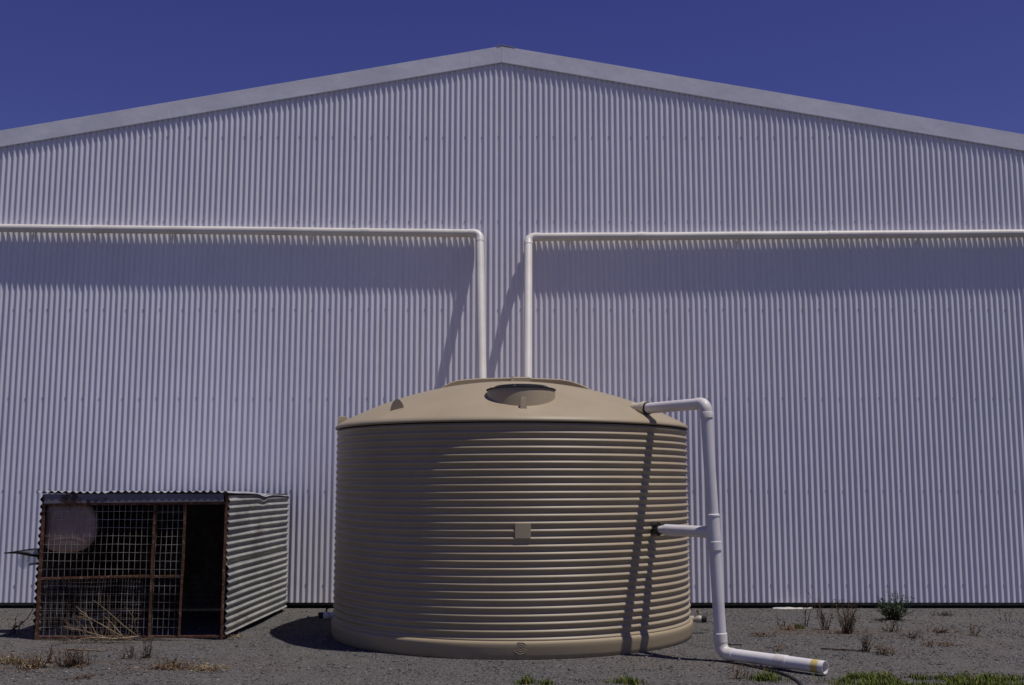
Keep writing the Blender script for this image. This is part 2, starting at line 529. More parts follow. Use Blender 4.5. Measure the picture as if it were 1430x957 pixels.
# ------------------------------------------------------------------ roof water pipes on the wall
def wall_pipe(side, label, x_out, z_out, corner, foot, couplings, clips):
    t = thing('rainwater_pipe', label, 'pipe', (corner[0], corner[1], 0), 'rainwater pipes on the shed wall')
    r = 0.0545
    A, C, B = Vector((x_out, corner[1], z_out)), Vector(corner), Vector(foot)
    arc = fillet(A, C, B, 0.095, 12)
    u, w = (A - C).normalized(), (B - C).normalized()
    m = MB()
    npt = 24
    pts = [A.lerp(arc[0] + u * 0.04, i / npt) for i in range(npt + 1)]
    for i in range(1, npt): pts[i].z += 0.006 * noise.noise(Vector((pts[i].x * 0.7, 2.0 + side, 0)))
    m.tube(pts, r, 24)
    obj('horizontal_pipe', m, M_pvc_cream, t, smooth='auto')
    m = MB()
    m.tube([arc[0] + u * 0.06] + arc + [arc[-1] + w * 0.06], r + 0.005, 24)
    obj('elbow', m, M_pvc_aged, t, smooth='auto')
    m = MB()
    m.tube([arc[-1] + w * 0.05, B], r, 24)
    obj('downpipe', m, M_pvc_cream, t, smooth='auto')
    for xc in couplings:
        k = (xc - A.x) / (C.x - A.x)
        p = A.lerp(C, k)
        m = MB()
        m.tube([p - u * 0.055, p + u * 0.055], r + 0.0045, 24)
        obj('coupling', m, M_pvc_cream, t, smooth='auto')
    for xc in clips:
        k = (xc - A.x) / (C.x - A.x)
        p = A.lerp(C, k)
        m = MB()
        m.tube([p - u * 0.011, p + u * 0.011], r + 0.0025, 24)
        m.box(p.x - 0.011, p.x + 0.011, p.y + r - 0.004, WY - AMP + 0.002, p.z - 0.03, p.z + 0.03)
        obj('pipe_clip', m, M_pvc_cream, t, smooth='auto')
wall_pipe(-1, 'white plastic rainwater pipe bending down to the tank from the left', -11.3, 5.11, (-0.438, 14.455, 4.985), (-0.358, 13.32, 2.56),
          (-1.99, -5.62), (-0.9, -2.7, -4.6, -6.5, -8.5))
wall_pipe(1, 'white plastic rainwater pipe bending down to the tank from the right', 11.3, 5.015, (0.222, 14.455, 4.935), (0.188, 13.05, 2.62),
          (1.75, 4.35), (0.8, 3.1, 5.05, 5.55, 7.2, 9.0))

# ------------------------------------------------------------------ water tank
TR, TY = 1.955, 12.31
tank = thing('water_tank', 'large round beige ribbed plastic water tank in front of the shed', 'water tank', (0, TY, 0))
def dome_z(r):
    return 2.247 + math.sqrt(4.09**2 - r*r) - math.sqrt(4.09**2 - 1.96**2)
def tank_build():
    p0, p1 = 0.166, 2.196
    pitch = (2.187 - 0.194) / 28
    prof = []
    z = 0.158
    steps = 12
    ribs = 28
    for i in range(ribs * steps + 7):
        z = p0 + i * pitch / steps
        if z > 2.215: break
        ph = (z - 0.194) / pitch                      # crest of the lit shoulder at integer phase
        # rounded rib: full crest, narrow groove
        s = math.cos(2 * math.pi * (ph + 0.25))
        prof.append((TR - 0.012 + 0.0118 * s, z))
    def fn(an, z, j):
        return 0.0022 * noise.noise(Vector((3 * math.cos(an), 3 * math.sin(an), z * 9))) + 0.004 * noise.noise(Vector((1.2 * math.cos(an), 1.2 * math.sin(an), z * 0.8)))
    m = MB(); m.lathe(prof, 224, (0, TY, 0), fn)
    obj('ribbed_wall', m, M_tank, tank, smooth=True)
    # plain band at the foot
    pr = [(1.90, 0.0), (1.950, 0.0), (1.959, 0.010), (1.964, 0.05), (1.971, 0.11), (1.974, 0.140), (1.971, 0.156), (1.960, 0.169), (1.945, 0.174), (1.92, 0.175)]
    def fn2(an, z, j):
        return 0.004 * noise.noise(Vector((2.2 * math.cos(an), 2.2 * math.sin(an), z * 4))) if j > 0 else 0
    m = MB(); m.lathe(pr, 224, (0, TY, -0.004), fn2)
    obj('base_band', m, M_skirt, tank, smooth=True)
    # domed top with a rolled edge
    pr = [(1.90, 2.206), (1.950, 2.205), (1.965, 2.207), (1.9705, 2.213), (1.9690, 2.224), (1.961, 2.239), (1.947, 2.253)]
    pr += [(r, dome_z(r) + 0.004 * (1 - (r / 1.93)**8)) for r in [1.93 - 0.0483 * i for i in range(40)]]
    pr += [(0.02, dome_z(0) + .004), (0.0005, dome_z(0) + .004)]
    def fn3(an, z, j): return 0.003 * noise.noise(Vector((2 * math.cos(an), 2 * math.sin(an), z))) if j < 8 else 0
    m = MB(); m.lathe(pr, 224, (0, TY, 0), fn3)
    dome = obj('domed_top', m, M_tank, tank, smooth=True)
    # raised stiffening ridge across the crown
    top = [(x_, z_ + 0.02) for (x_, z_) in [(-0.83, 2.655), (-0.775, 2.70), (-0.70, 2.745), (-0.62, 2.77), (-0.5, 2.785), (-0.344, 2.797), (-0.17, 2.803), (0.008, 2.806), (0.2, 2.80), (0.4, 2.793), (0.549, 2.782), (0.66, 2.762), (0.76, 2.728), (0.84, 2.69), (0.90, 2.655)]]
    vv = []
    for (x, zt) in top:
        yc = 12.47 - 0.12 * (x / 0.85) ** 2
        for (dy, zz) in ((-0.050, dome_z(min(1.9, math.hypot(x, yc - .085 - TY))) - 0.03), (-0.060, zt - 0.014), (-0.045, zt - 0.003), (0.0, zt), (0.09, zt - 0.01), (0.16, dome_z(math.hypot(x, yc + .16 - TY)) - 0.03)):
            vv.append((x, yc + dy, zz))
    k = 6
    ff = [(i*k+j, (i+1)*k+j, (i+1)*k+j+1, i*k+j+1) for i in range(len(top)-1) for j in range(k-1)]
    ff += [tuple(range(k)), tuple((len(top)-1)*k + j for j in range(k))[::-1]]
    m = MB(); m.add(vv, ff)
    obj('crown_ridge', m, M_tank, dome, smooth='auto')
    for (xa, xb, za, zb) in ((-1.10, -0.80, 2.628, 2.700), (1.13, 0.87, 2.608, 2.680)):
        vv = []
        for i in range(9):
            x = xa + (xb - xa) * i / 8
            yc = 12.72
            z0 = dome_z(math.hypot(x, yc - TY))
            zt = za + (zb - za) * i / 8 if i else z0
            for (dy, zz) in ((-0.08, z0 - 0.05), (-0.05, zt - 0.01), (0, zt), (0.06, zt - 0.005), (0.1, z0 - 0.06)):
                vv.append((x, yc + dy, zz))
        m = MB(); m.add(vv, [(i*5+j, (i+1)*5+j, (i+1)*5+j+1, i*5+j+1) for i in range(8) for j in range(4)] + [tuple(range(5)), tuple(40 + j for j in range(5))[::-1]])
        obj('crown_ridge', m, M_tank, dome, smooth='auto')
    # access opening: collar, strainer lid
    HC = Vector((0.092, TY - 1.375, 2.40))
    tilt = Matrix.Rotation(R(-1.5), 3, 'X')
    def turn(mb_, c):
        mb_.v = [tuple(c + tilt @ (Vector(p) - c)) for p in mb_.v]
        return mb_
    m = MB()
    m.lathe([(0.352, -0.12), (0.347, 0.02), (0.343, 0.10), (0.340, 0.140), (0.334, 0.148), (0.322, 0.150), (0.30, 0.150), (0.29, 0.14), (0.29, -0.05)], 72, HC)
    collar = obj('hatch_collar', turn(m, HC), M_tank, tank, smooth='auto')
    m = MB()
    m.lathe([(0.352, 0.147), (0.353, 0.153), (0.345, 0.157), (0.28, 0.160), (0.276, 0.178), (0.264, 0.186), (0.15, 0.19), (0.0005, 0.192)], 72, HC)
    lid = obj('hatch_lid', turn(m, HC), M_black, tank, smooth='auto')
    for i in range(6):
        an = i * math.pi / 3 + 0.3
        m = MB()
        p = HC + tilt @ Vector((0.315 * math.cos(an), 0.315 * math.sin(an), 0.156))
        m.tube([p, p + Vector((0, 0, 0.012))], 0.011, 8)
        obj('lid_screw', m, M_screw, lid)
    # lifting lug in front of the hatch and one behind it: small tapered posts
    def post(cx, cy, w0, w1, d0, d1, z0, z1):
        m = MB()
        vv = []
        for (w, d, z) in ((w0, d0, z0), (w1, d1, z1 - 0.012), (w1 * 0.8, d1 * 0.75, z1)):
            vv += [(cx - w, cy - d, z), (cx + w, cy - d, z), (cx + w, cy + d, z), (cx - w, cy + d, z)]
        ff = [(4*j+k, 4*j+(k+1) % 4, 4*(j+1)+(k+1) % 4, 4*(j+1)+k) for j in range(2) for k in range(4)] + [(8, 9, 10, 11)]
        m.add(vv, ff)
        return obj('lifting_lug', m, M_tank, tank, smooth='auto')
    post(0.112, 10.555, 0.036, 0.024, 0.035, 0.02, 2.30, 2.452)
    post(0.098, 12.30, 0.125, 0.115, 0.05, 0.045, 2.62, 2.815)
    post(0.005, 12.27, 0.02, 0.014, 0.03, 0.02, 2.62, 2.822)
    post(-1.89, 12.17, 0.055, 0.05, 0.04, 0.035, 2.24, 2.362)
    # half-round lug: quarter dome with a flat upright face looking left
    m = MB()
    c = Vector((-1.165, 11.03, dome_z(math.hypot(1.165, 1.28)) - 0.04))
    sl = Matrix.Rotation(R(-15), 3, 'Z')
    rings, seg_ = 8, 14
    vv = []
    for i in range(rings + 1):
        d = i / rings
        rr = math.sqrt(max(0, 1 - d**2))
        for k in range(seg_ + 1):
            an = math.pi * k / seg_
            q = Vector((-0.078 * math.cos(an) * rr, 0.34 * d, 0.145 * math.sin(an) * rr))
            vv.append(c + sl @ q)
    nn = seg_ + 1
    m.add(vv, [(i*nn+k, i*nn+k+1, (i+1)*nn+k+1, (i+1)*nn+k) for i in range(rings) for k in range(seg_)] + [tuple(range(nn))[::-1]])
    obj('lifting_lug', m, M_tank, tank, smooth='auto')
    # plain pad on the front
    m = MB()
    def ang(x): return math.asin(x / TR)
    vv = []
    for (z, r, ins) in ((1.100, TR - 0.012, 0), (1.108, TR + 0.004, .008), (1.247, TR + 0.004, .008), (1.256, TR - 0.012, 0)):
        for x in (0.022 + ins, 0.06, 0.10, 0.14, 0.182 - ins):
            vv.append((r * math.sin(ang(x)), TY - r * math.cos(ang(x)), z))
    ff = [(j*5+k, j*5+k+1, (j+1)*5+k+1, (j+1)*5+k) for j in range(3) for k in range(4)]
    b = len(vv)
    for (x, ins) in ((0.022, 1), (0.182, -1)):
        a = ang(x); r = TR - 0.028
        vv += [(r * math.sin(a), TY - r * math.cos(a), 1.100), (r * math.sin(a), TY - r * math.cos(a), 1.256)]
    ff += [(b, 0, 5, 10, 15, b+1), (4, b+2, b+3, 19, 14, 9)]
    m.add(vv, ff)
    obj('blank_pad', m, M_tank, tank)
    # moulded ring emblem on the foot band
    em = None
    cx, cz = 0.079, 0.108
    for (rr, w, a0, a1) in ((0.016, 0.003, 0, 360), (0.036, 0.0032, 20, 350), (0.058, 0.0035, 200, 345), (0.058, 0.003, 30, 120)):
        pts = []
        for i in range(29):
            an = R(a0 + (a1 - a0) * i / 28)
            x = cx + rr * math.cos(an); z = cz + rr * 0.95 * math.sin(an)
            rb = 1.963 + 0.06 * z
            a = math.asin(x / rb)
            pts.append((rb * math.sin(a), TY - rb * math.cos(a), z))
        m = MB(); m.tube(pts, w, 6)
        if em is None: em = obj('moulded_emblem', m, M_skirt, tank, smooth=True)
        else: obj('ring', m, M_skirt, em, smooth=True)
    # drain valves low on both flanks
    for s, hz in ((-1, 0.185), (1, 0.15)):
        a = R(88 if s < 0 else 86)
        base = Vector((s * 1.965 * math.sin(a), TY - 1.965 * math.cos(a), hz))
        d = Vector((s, -0.25, 0)).normalized()
        m = MB()
        m.tube([base - d * .02, base + d * 0.035], 0.034, 16)
        m.tube([base + d * 0.035, base + d * 0.05, base + d * 0.07, base + d * 0.105, base + d * 0.118], [0.026, 0.036, 0.043, 0.040, 0.028], 16)
        v = obj('outlet_valve', m, m_mottled('grimy_brass_fitting', (0.30, 0.27, 0.22), (0.5, 0.47, 0.42), 30, 0.4) if s > 0 else M_pvc, tank, smooth='auto')
        m = MB(); m.tube([base + d * 0.112, base + d * 0.16, base + d * 0.165], [0.036, 0.036, 0.03], 14)
        obj('cap', m, M_black, v, smooth='auto')
        m = MB()
        hp = base + d * 0.075
        m.tube([hp + Vector((0, 0, 0.035)), hp + Vector((0, 0, 0.065)), hp + Vector((0.05 if s < 0 else -0.02, -0.01, 0.10))], [0.010, 0.010, 0.012], 8)
        obj('handle', m, M_dark if s < 0 else M_rust, v)
tank_build()

# ------------------------------------------------------------------ overflow standpipe
sp = thing('overflow_pipe', 'white plastic overflow standpipe beside the tank with open end on the gravel', 'pipe', (1.92, 10.28, 0))
def standpipe():
    r = 0.055
    boss0, boss1 = Vector((1.255, 11.23, 2.385)), Vector((1.375, 11.085, 2.377))
    T = Vector((1.835, 10.30, 2.372))
    F = Vector((1.925, 10.28, 0.072))
    E = Vector((2.665, 9.53, 0.066))
    m = MB(); m.tube([boss0, boss0.lerp(boss1, .55), boss0.lerp(boss1, .7), boss1], [0.060, 0.060, 0.072, 0.072], 24)
    obj('overflow_boss', m, m_mottled('cream_fitting', (0.56, 0.50, 0.36), (0.66, 0.60, 0.46), 8, 0.45), sp, smooth='auto')
    d = (T - boss1).normalized()
    m = MB(); m.tube([boss1 - d * .002, boss1 + d * 0.03], 0.064, 20)
    obj('rubber_seal', m, M_black, sp, smooth='auto')
    arc = fillet(boss1, T, F, 0.075, 12)
    u, w = (boss1 - T).normalized(), (F - T).normalized()
    m = MB(); m.tube([boss1 + d * 0.02, arc[0] + u * 0.02], r, 28)
    obj('inlet_arm', m, M_pvc, sp, smooth='auto')
    m = MB(); m.tube([arc[0] + u * 0.05] + arc + [arc[-1] + w * 0.01], r + 0.003, 28)
    m.tube([arc[-1] + w * 0.005, arc[-1] + w * 0.015, arc[-1] + w * 0.065, arc[-1] + w * 0.07], [r + 0.003, r + 0.008, r + 0.008, r + .002], 28)
    obj('elbow', m, M_pvc_aged, sp, smooth='auto')
    arc2 = fillet(T, F, E, 0.085, 12)
    dn = (F - T).normalized()
    m = MB(); m.tube([arc[-1] + w * 0.05, arc2[0] - dn * 0.02], r, 28)
    obj('riser', m, M_pvc, sp, smooth='auto')
    # tee with its branch
    def on(z): return T.lerp(F, (T.z - z) / (T.z - F.z))
    m = MB()
    m.tube([on(1.335), on(1.33), on(1.315), on(1.31)], [r + .002, r + 0.011, r + 0.011, r + .006], 28)
    m.tube([on(1.312), on(1.07)], r + 0.006, 28)
    m.tube([on(1.085), on(1.08), on(1.005), on(1.0)], [r + .006, r + 0.010, r + 0.010, r + .002], 28)
    tee = obj('tee', m, M_pvc, sp, smooth='auto')
    vp = Vector((1.418, 10.955, 1.168)); bp = on(1.165)
    db = (bp - vp).normalized()
    L = (bp - vp).length
    m = MB()
    m.tube([vp + db * 0.16, bp - db * 0.16, bp - db * 0.10, bp], [0.0545, 0.0545, 0.0575, 0.060], 28)
    obj('branch', m, M_pvc, tee, smooth='auto')
    m = MB(); m.tube([vp + db * .05, vp + db * 0.105, vp + db * .107, vp + db * 0.165], [0.033, 0.033, 0.040, 0.040], 20)
    obj('reducer', m, M_pvc_aged, tee, smooth='auto')
    m = MB()
    m.tube([vp - db * 0.04, vp + db * 0.025, vp + db * .03, vp + db * 0.075], [0.040, 0.040, 0.055, 0.055], 12)
    nut = obj('tank_fitting', m, M_black, sp, smooth='auto')
    for k in range(8):
        an = k * math.pi / 4
        a = db.orthogonal().normalized(); b = db.cross(a)
        q = vp + db * 0.03 + (a * math.cos(an) + b * math.sin(an)) * 0.056
        m = MB(); m.tube([q, q + db * 0.045], 0.009, 6)
        obj('grip_rib', m, M_black, nut)
    # foot elbow and discharge pipe
    u2 = (E - F).normalized()
    m = MB(); m.tube([arc2[0] - dn * 0.10, arc2[0] - dn * 0.095, arc2[0] - dn * 0.02], [r + .002, r + 0.008, r + 0.008], 28)
    m.tube([arc2[0] - dn * 0.03] + arc2 + [arc2[-1] + u2 * 0.05], r + 0.005, 28)
    obj('elbow', m, M_pvc_aged, sp, smooth='auto')
    m = MB()
    m.tube([arc2[-1] + u2 * 0.02, E], r, 28, caps=(True, False))
    m.tube([E - u2 * 0.5, E], r - 0.005, 28, caps=(True, False), flip=True)
    # rim of the open end
    a = u2.orthogonal().normalized(); b = u2.cross(a)
    vv = []
    for k in range(28):
        an = 2 * math.pi * k / 28
        q = a * math.cos(an) + b * math.sin(an)
        vv += [E + q * r, E + q * (r - 0.005)]
    m.add(vv, [(2*k, 2*((k+1) % 28), 2*((k+1) % 28)+1, 2*k+1) for k in range(28)])
    dis = obj('discharge_pipe', m, M_pvc, sp, smooth='auto')
    mid = E - u2 * 0.42
    m = MB(); m.tube([mid - u2 * 0.06, mid - u2 * .055, mid + u2 * .055, mid + u2 * 0.06], [r + .001, r + .005, r + .005, r + .001], 28, caps=(False, False))
    obj('coupling', m, M_pvc_aged, dis, smooth='auto')
    m = MB(); m.tube([E - u2 * 0.115, E - u2 * 0.05], r + 0.0012, 28, caps=(False, False))
    o = obj('glue_band', m, M_tape, dis, smooth=True)
    o['label'] = 'yellow primer smear near the open pipe end'
standpipe()
m = MB()
pts = []
for i in range(30):
    k = i / 29
    x = 2.10 + 0.16 * k + 0.05 * math.sin(k * 5); y = 10.02 - 1.6 * k
    if k < 0.12: x -= 0.0
    pts.append((x + 0.14 * math.sin(math.pi * k) , y, gz(x, y) + 0.012))
m.tube(pts, 0.0125, 10)
o = obj('black_hose', m, M_black, smooth=True)
o['label'] = 'thin black hose passing under the open pipe end on the gravel'; o['category'] = 'hose'

# ------------------------------------------------------------------ wire and iron animal pen
PX0, PX1, PY0, PY1 = -4.985, -3.02, 11.66, 14.28
pen = thing('animal_pen', 'rusty animal pen of wire mesh and corrugated iron sheets against the shed', 'animal pen', ((PX0 + PX1) / 2, (PY0 + PY1) / 2, 0))
def corr(mb_, o, du, dv, dn, ulen, vlen, amp=0.009, phase=0.0, rows=8, wob=0.004, seed=0.0, per=10, topfn=None):
    o, du, dv, dn = Vector(o), Vector(du), Vector(dv), Vector(dn)
    nu = int(ulen / 0.0762 * per)
    vv = []
    for j in range(rows + 1):
        for i in range(nu + 1):
            u = ulen * i / nu; v = vlen * j / rows
            nn_ = amp * math.cos(2 * math.pi * u / 0.0762 + phase) + wob * noise.noise(Vector((u * 2.2, v * 2.2, seed)))
            p = o + du * u + dv * v + dn * nn_
            if topfn: p = topfn(p, u, v)
            vv.append(p)
    w = nu + 1
    mb_.add(vv, [(j*w+i, j*w+i+1, (j+1)*w+i+1, (j+1)*w+i) for j in range(rows) for i in range(nu)])
def pen_build():
    skew = 0.10   # right side runs slightly outwards to the back
    # roof: three lapped sheets
    xs = [(-5.03, 0.75), (-4.31, 0.72), (-3.62, 0.63)]
    for i, (x0, w) in enumerate(xs):
        m = MB()
        def tf(p, u, v):
            if p.x > -3.10 and 1.15 < v < 1.75: p.z -= 0.03 * (1 - abs(v - 1.45) / 0.3) * min(1, (p.x + 3.10) / 0.08)
            if v > 0.4: p.x += skew * (v / 2.65) * max(0, (p.x + 5.0) / 2.0)
            return p
        corr(m, (x0, 11.625, 1.528 + 0.003 * i), (1, 0, 0), (0, 1, -0.026), (0, 0, 1), w, 2.68, amp=0.0105, phase=i, rows=18, wob=0.008, seed=i * 3.0, topfn=tf)
        obj('roof_sheet', m, M_galv_roof, pen, smooth=True)
    # right side: two horizontal corrugated sheets, one over the other
    side = Vector((skew, PY1 - PY0, 0)); L = side.length; sd = side.normalized()
    def dent(p, u, v):
        if u > 1.34 and 1.2 < v < 1.56: p.z -= 0.05 * (1 - abs(v - 1.38) / 0.18) * min(1, (u - 1.34) / 0.12)
        if 0.45 < u < 1.1: p.x += 0.006 * math.sin(v * 3.1 + u * 4)
        p.z += 0.003 * math.sin(v * 1.1)
        return p
    for (z0, h, off, s) in ((0.05, 0.74, 0.012, 4.0), (0.755, 0.735, 0.0, 9.0)):
        m = MB()
        corr(m, (PX1 + 0.012 + off, PY0 + 0.01, z0), (0, 0, 1), sd, (1, 0, 0), h, L, amp=0.0115, phase=0.6, rows=26, wob=0.004, seed=s, topfn=lambda p, u, v, zz=z0: dent(p, u + zz, v))
        obj('side_sheet', m, M_galv, pen, smooth=True)
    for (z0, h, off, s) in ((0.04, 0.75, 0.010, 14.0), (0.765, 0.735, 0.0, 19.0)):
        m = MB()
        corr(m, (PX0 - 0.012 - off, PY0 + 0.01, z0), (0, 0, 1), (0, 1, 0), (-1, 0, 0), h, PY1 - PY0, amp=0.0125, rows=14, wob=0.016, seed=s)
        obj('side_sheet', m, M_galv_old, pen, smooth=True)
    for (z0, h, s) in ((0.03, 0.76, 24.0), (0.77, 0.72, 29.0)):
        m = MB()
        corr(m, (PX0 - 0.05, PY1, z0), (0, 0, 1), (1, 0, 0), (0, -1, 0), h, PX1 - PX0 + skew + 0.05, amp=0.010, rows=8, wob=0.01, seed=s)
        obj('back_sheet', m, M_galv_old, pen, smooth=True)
    # fascia board
    m = MB()
    n = 16; vv = []
    for i in range(n + 1):
        x = -4.955 + 1.90 * i / n
        d = 0.004 * noise.noise(Vector((x * 2, 1, 1)))
        zb = 1.408 + 0.02 * i / n; zt = 1.508
        vv += [(x, 11.640 + d, zb), (x, 11.640 + d, zt), (x, 11.656 + d, zt), (x, 11.656 + d, zb)]
    m.add(vv, [(i*4+k, (i+1)*4+k, (i+1)*4+(k+1) % 4, i*4+(k+1) % 4) for i in range(n) for k in range(4)] + [(0,1,2,3), (n*4+3,n*4+2,n*4+1,n*4)])
    obj('fascia', m, M_fascia, pen)
    # posts: rusty angle section
    def angle(name, p, q, w=0.032, parent=pen, t=0.006):
        p, q = Vector(p), Vector(q)
        d = (q - p).normalized()
        a = Vector((1, 0, 0)) if abs(d.z) > 0.5 else Vector((0, 0, -1))
        b = Vector((0, 1, 0))
        prof = [(0, 0), (w, 0), (w, t), (t, t), (t, w), (0, w)]
        n_ = 10; vv_ = []
        for i in range(n_ + 1):
            c = p.lerp(q, i / n_) + Vector((noise.noise(c_(p, i)), noise.noise(c_(q, i + 7)), 0)) * 0.005
            for (s, r_) in prof: vv_.append(c + a * s + b * r_)
        m_ = MB()
        m_.add(vv_, [(i*6+k, i*6+(k+1) % 6, (i+1)*6+(k+1) % 6, (i+1)*6+k) for i in range(n_) for k in range(6)] + [tuple(range(6))[::-1], tuple(n_*6 + k for k in range(6))])
        return obj(name, m_, M_rust, parent)
    def c_(p, i): return Vector((p.x * 3, p.z * 3 + i * 0.7, 2.0))
    angle('post', (PX0, 11.66, -0.02), (PX0 + 0.005, 11.66, 1.50), 0.034)
    angle('post', (-3.805, 11.662, -0.01), (-3.80, 11.662, 1.42), 0.026)
    angle('post', (PX1 - 0.028, 11.66, -0.02), (PX1 - 0.022, 11.66, 1.50), 0.028)
    angle('top_rail', (PX0 + 0.03, 11.663, 1.412), (PX1 - .02, 11.663, 1.425), 0.026)
    angle('middle_rail', (PX0 + 0.035, 11.668, 0.635), (-3.805, 11.668, 0.665), 0.022)
    angle('bottom_rail', (PX0 + 0.035, 11.668, 0.03), (-3.0, 11.668, 0.045), 0.022)
    for y in (PY1 - 0.05,):
        for x in (PX0 + 0.01, PX1 + skew - 0.05):
            angle('post', (x, y, -0.02), (x, y, 1.44), 0.034)
    # wire mesh panels
    def wires(x0, x1, z0, z1, dx, dz, y, r, parent, seed, name='wire_mesh', wob=0.006, wm=M_wire):
        rnd = random.Random(seed)
        m_ = MB()
        def p_(x, z): return (x + wob * noise.noise(Vector((x * 4, z * 3, seed))), y + 1.6 * wob * noise.noise(Vector((x * 2, z * 2, seed + 5))), z + wob * noise.noise(Vector((x * 3, z * 4, seed + 9))))
        nx = max(2, round((x1 - x0) / dx)); nz = max(2, round((z1 - z0) / dz))
        for i in range(nx + 1):
            x = x0 + (x1 - x0) * i / nx
            m_.tube([p_(x, z0 + (z1 - z0) * k / 12) for k in range(13)], r, 4)
        for j in range(nz + 1):
            z = z0 + (z1 - z0) * j / nz
            m_.tube([p_(x0 + (x1 - x0) * k / 14, z) for k in range(15)], r, 4)
        return obj(name, m_, wm, parent, kind='stuff')
    wires(PX0 + 0.02, -3.80, 0.035, 1.41, 0.060, 0.0865, 11.690, 0.0018, pen, 1.0)
    wires(PX0 + 0.03, -3.90, 0.035, 0.63, 0.030, 0.046, 11.712, 0.0016, pen, 2.0, wob=0.012, wm=M_wire_rusty)
    # door: narrow framed leaf beside the opening
    door_post = angle('door', (-3.49, 11.655, 0.03), (-3.47, 11.655, 1.412), 0.024)
    angle('door_rail', (-3.78, 11.672, 0.655), (-3.49, 11.672, 0.665), 0.022, door_post)
    wires(-3.772, -3.485, 0.04, 1.40, 0.056, 0.0865, 11.686, 0.0018, door_post, 3.0)
    # old plastic tub hung behind the mesh in the upper corner
    m = MB()
    cx, cz, hw, hh = -4.735, 1.165, 0.31, 0.275
    rings = []
    for (k, y) in ((0.0, 11.694), (0.5, 11.697), (0.85, 11.706), (0.96, 11.718), (1.0, 11.745), (0.97, 11.80), (0.93, 11.86), (0.0, 11.862)):
        ring = []
        for i in range(48):
            an = 2 * math.pi * i / 48
            c, s = math.cos(an), math.sin(an)
            ex = 2 / 2.6
            ring.append((cx + k * hw * math.copysign(abs(c)**ex, c), y, cz + k * hh * math.copysign(abs(s)**ex, s)))
        rings.append(ring)
    vv = [p for ring in rings for p in ring]
    m.add(vv, [(j*48+i, j*48+(i+1) % 48, (j+1)*48+(i+1) % 48, (j+1)*48+i) for j in range(len(rings)-1) for i in range(48)])
    m.v = [(max(x, PX0 + 0.03), y, min(z, 1.40)) for (x, y, z) in m.v]
    o = obj('plastic_tub', m, M_drum, None, smooth=True)
    o['label'] = 'faded pinkish round plastic tub hung behind the wire mesh of the pen'; o['category'] = 'tub'
    # tin flap on the left side with a scrap of cloudy plastic under it
    m = MB()
    vv = []
    for i in range(9):
        k = i / 8
        x = -5.56 + 0.56 * k; z = 0.862 + 0.075 * k + 0.012 * math.sin(k * 7)
        for y in (12.10, 12.25, 12.42):
            vv.append((x, y, z + (y - 12.42) * 0.28 * k + 0.01 * noise.noise(Vector((x * 8, y * 5, 0)))))
    nf = [(i*3+k, (i+1)*3+k, (i+1)*3+k+1, i*3+k+1) for i in range(8) for k in range(2)]
    m.add(vv, nf)
    m.add([(x, y, z - 0.012 - 0.03 * (x + 5.56)) for (x, y, z) in vv], [f[::-1] for f in nf])
    b = len(vv)
    m.f += [(i*3, b+i*3, b+(i+1)*3, (i+1)*3) for i in range(8)] + [(0, 1, b+1, b), (1, 2, b+2, b+1)]
    m.m += [0] * 10
    flap = obj('side_flap', m, M_dark, pen)
    m = MB()
    vv = []
    for i in range(13):
        k = i / 12
        x = -5.42 + 0.40 * k
        zb = 0.74 - 0.03 * math.sin(k * 9) - 0.04 * k
        for j in range(5):
            z = 0.875 + 0.05 * k + (zb - 0.90) * j / 4
            vv.append((x + 0.01 * math.sin(j * 1.7), 12.14 + 0.03 * math.sin(k * 8 + j * 0.6), z))
    m.add(vv, [(i*5+j, (i+1)*5+j, (i+1)*5+j+1, i*5+j+1) for i in range(12) for j in range(4)])
    obj('plastic_scrap', m, M_clear, flap, smooth=True)
    m = MB(); m.tube([(-5.32, 12.16, 0.735), (-5.2, 12.15, 0.75), (-5.0, 12.15, 0.745)], 0.012, 6)
    obj('bracket', m, M_dark, flap)
pen_build()

# ------------------------------------------------------------------ plants
def grow(mb_, base, d, length, r0, rnd, curl=0.25, n=6, taper=0.25, up=0.0, mi=0, sides=4):
    p = Vector(base); d = Vector(d).normalized()
    pts, rr = [p.copy()], [r0]
    for i in range(n):
        d = (d + Vector((rnd.uniform(-1, 1), rnd.uniform(-1, 1), rnd.uniform(-1, 1) + up)) * curl).normalized()
        p = p + d * (length / n)
        if p.z < gz(p.x, p.y) + r0: p.z = gz(p.x, p.y) + r0; d.z = abs(d.z) * 0.3
        pts.append(p.copy()); rr.append(r0 * (1 - (1 - taper) * (i + 1) / n))
    mb_.tube(pts, rr, sides, caps=(False, False), mi=mi)
    return pts
def leaf(mb_, p, d, L, w, rnd, mi=0):
    d = Vector(d).normalized()
    s = d.cross(Vector((rnd.uniform(-.4, .4), rnd.uniform(-.4, .4), 1))).normalized()
    n_ = s.cross(d)
    p = Vector(p)
    mb_.add([p, p + d * L * .4 + s * w, p + d * L + n_ * L * -0.15, p + d * L * .4 - s * w], [(0, 1, 2, 3)], mi)

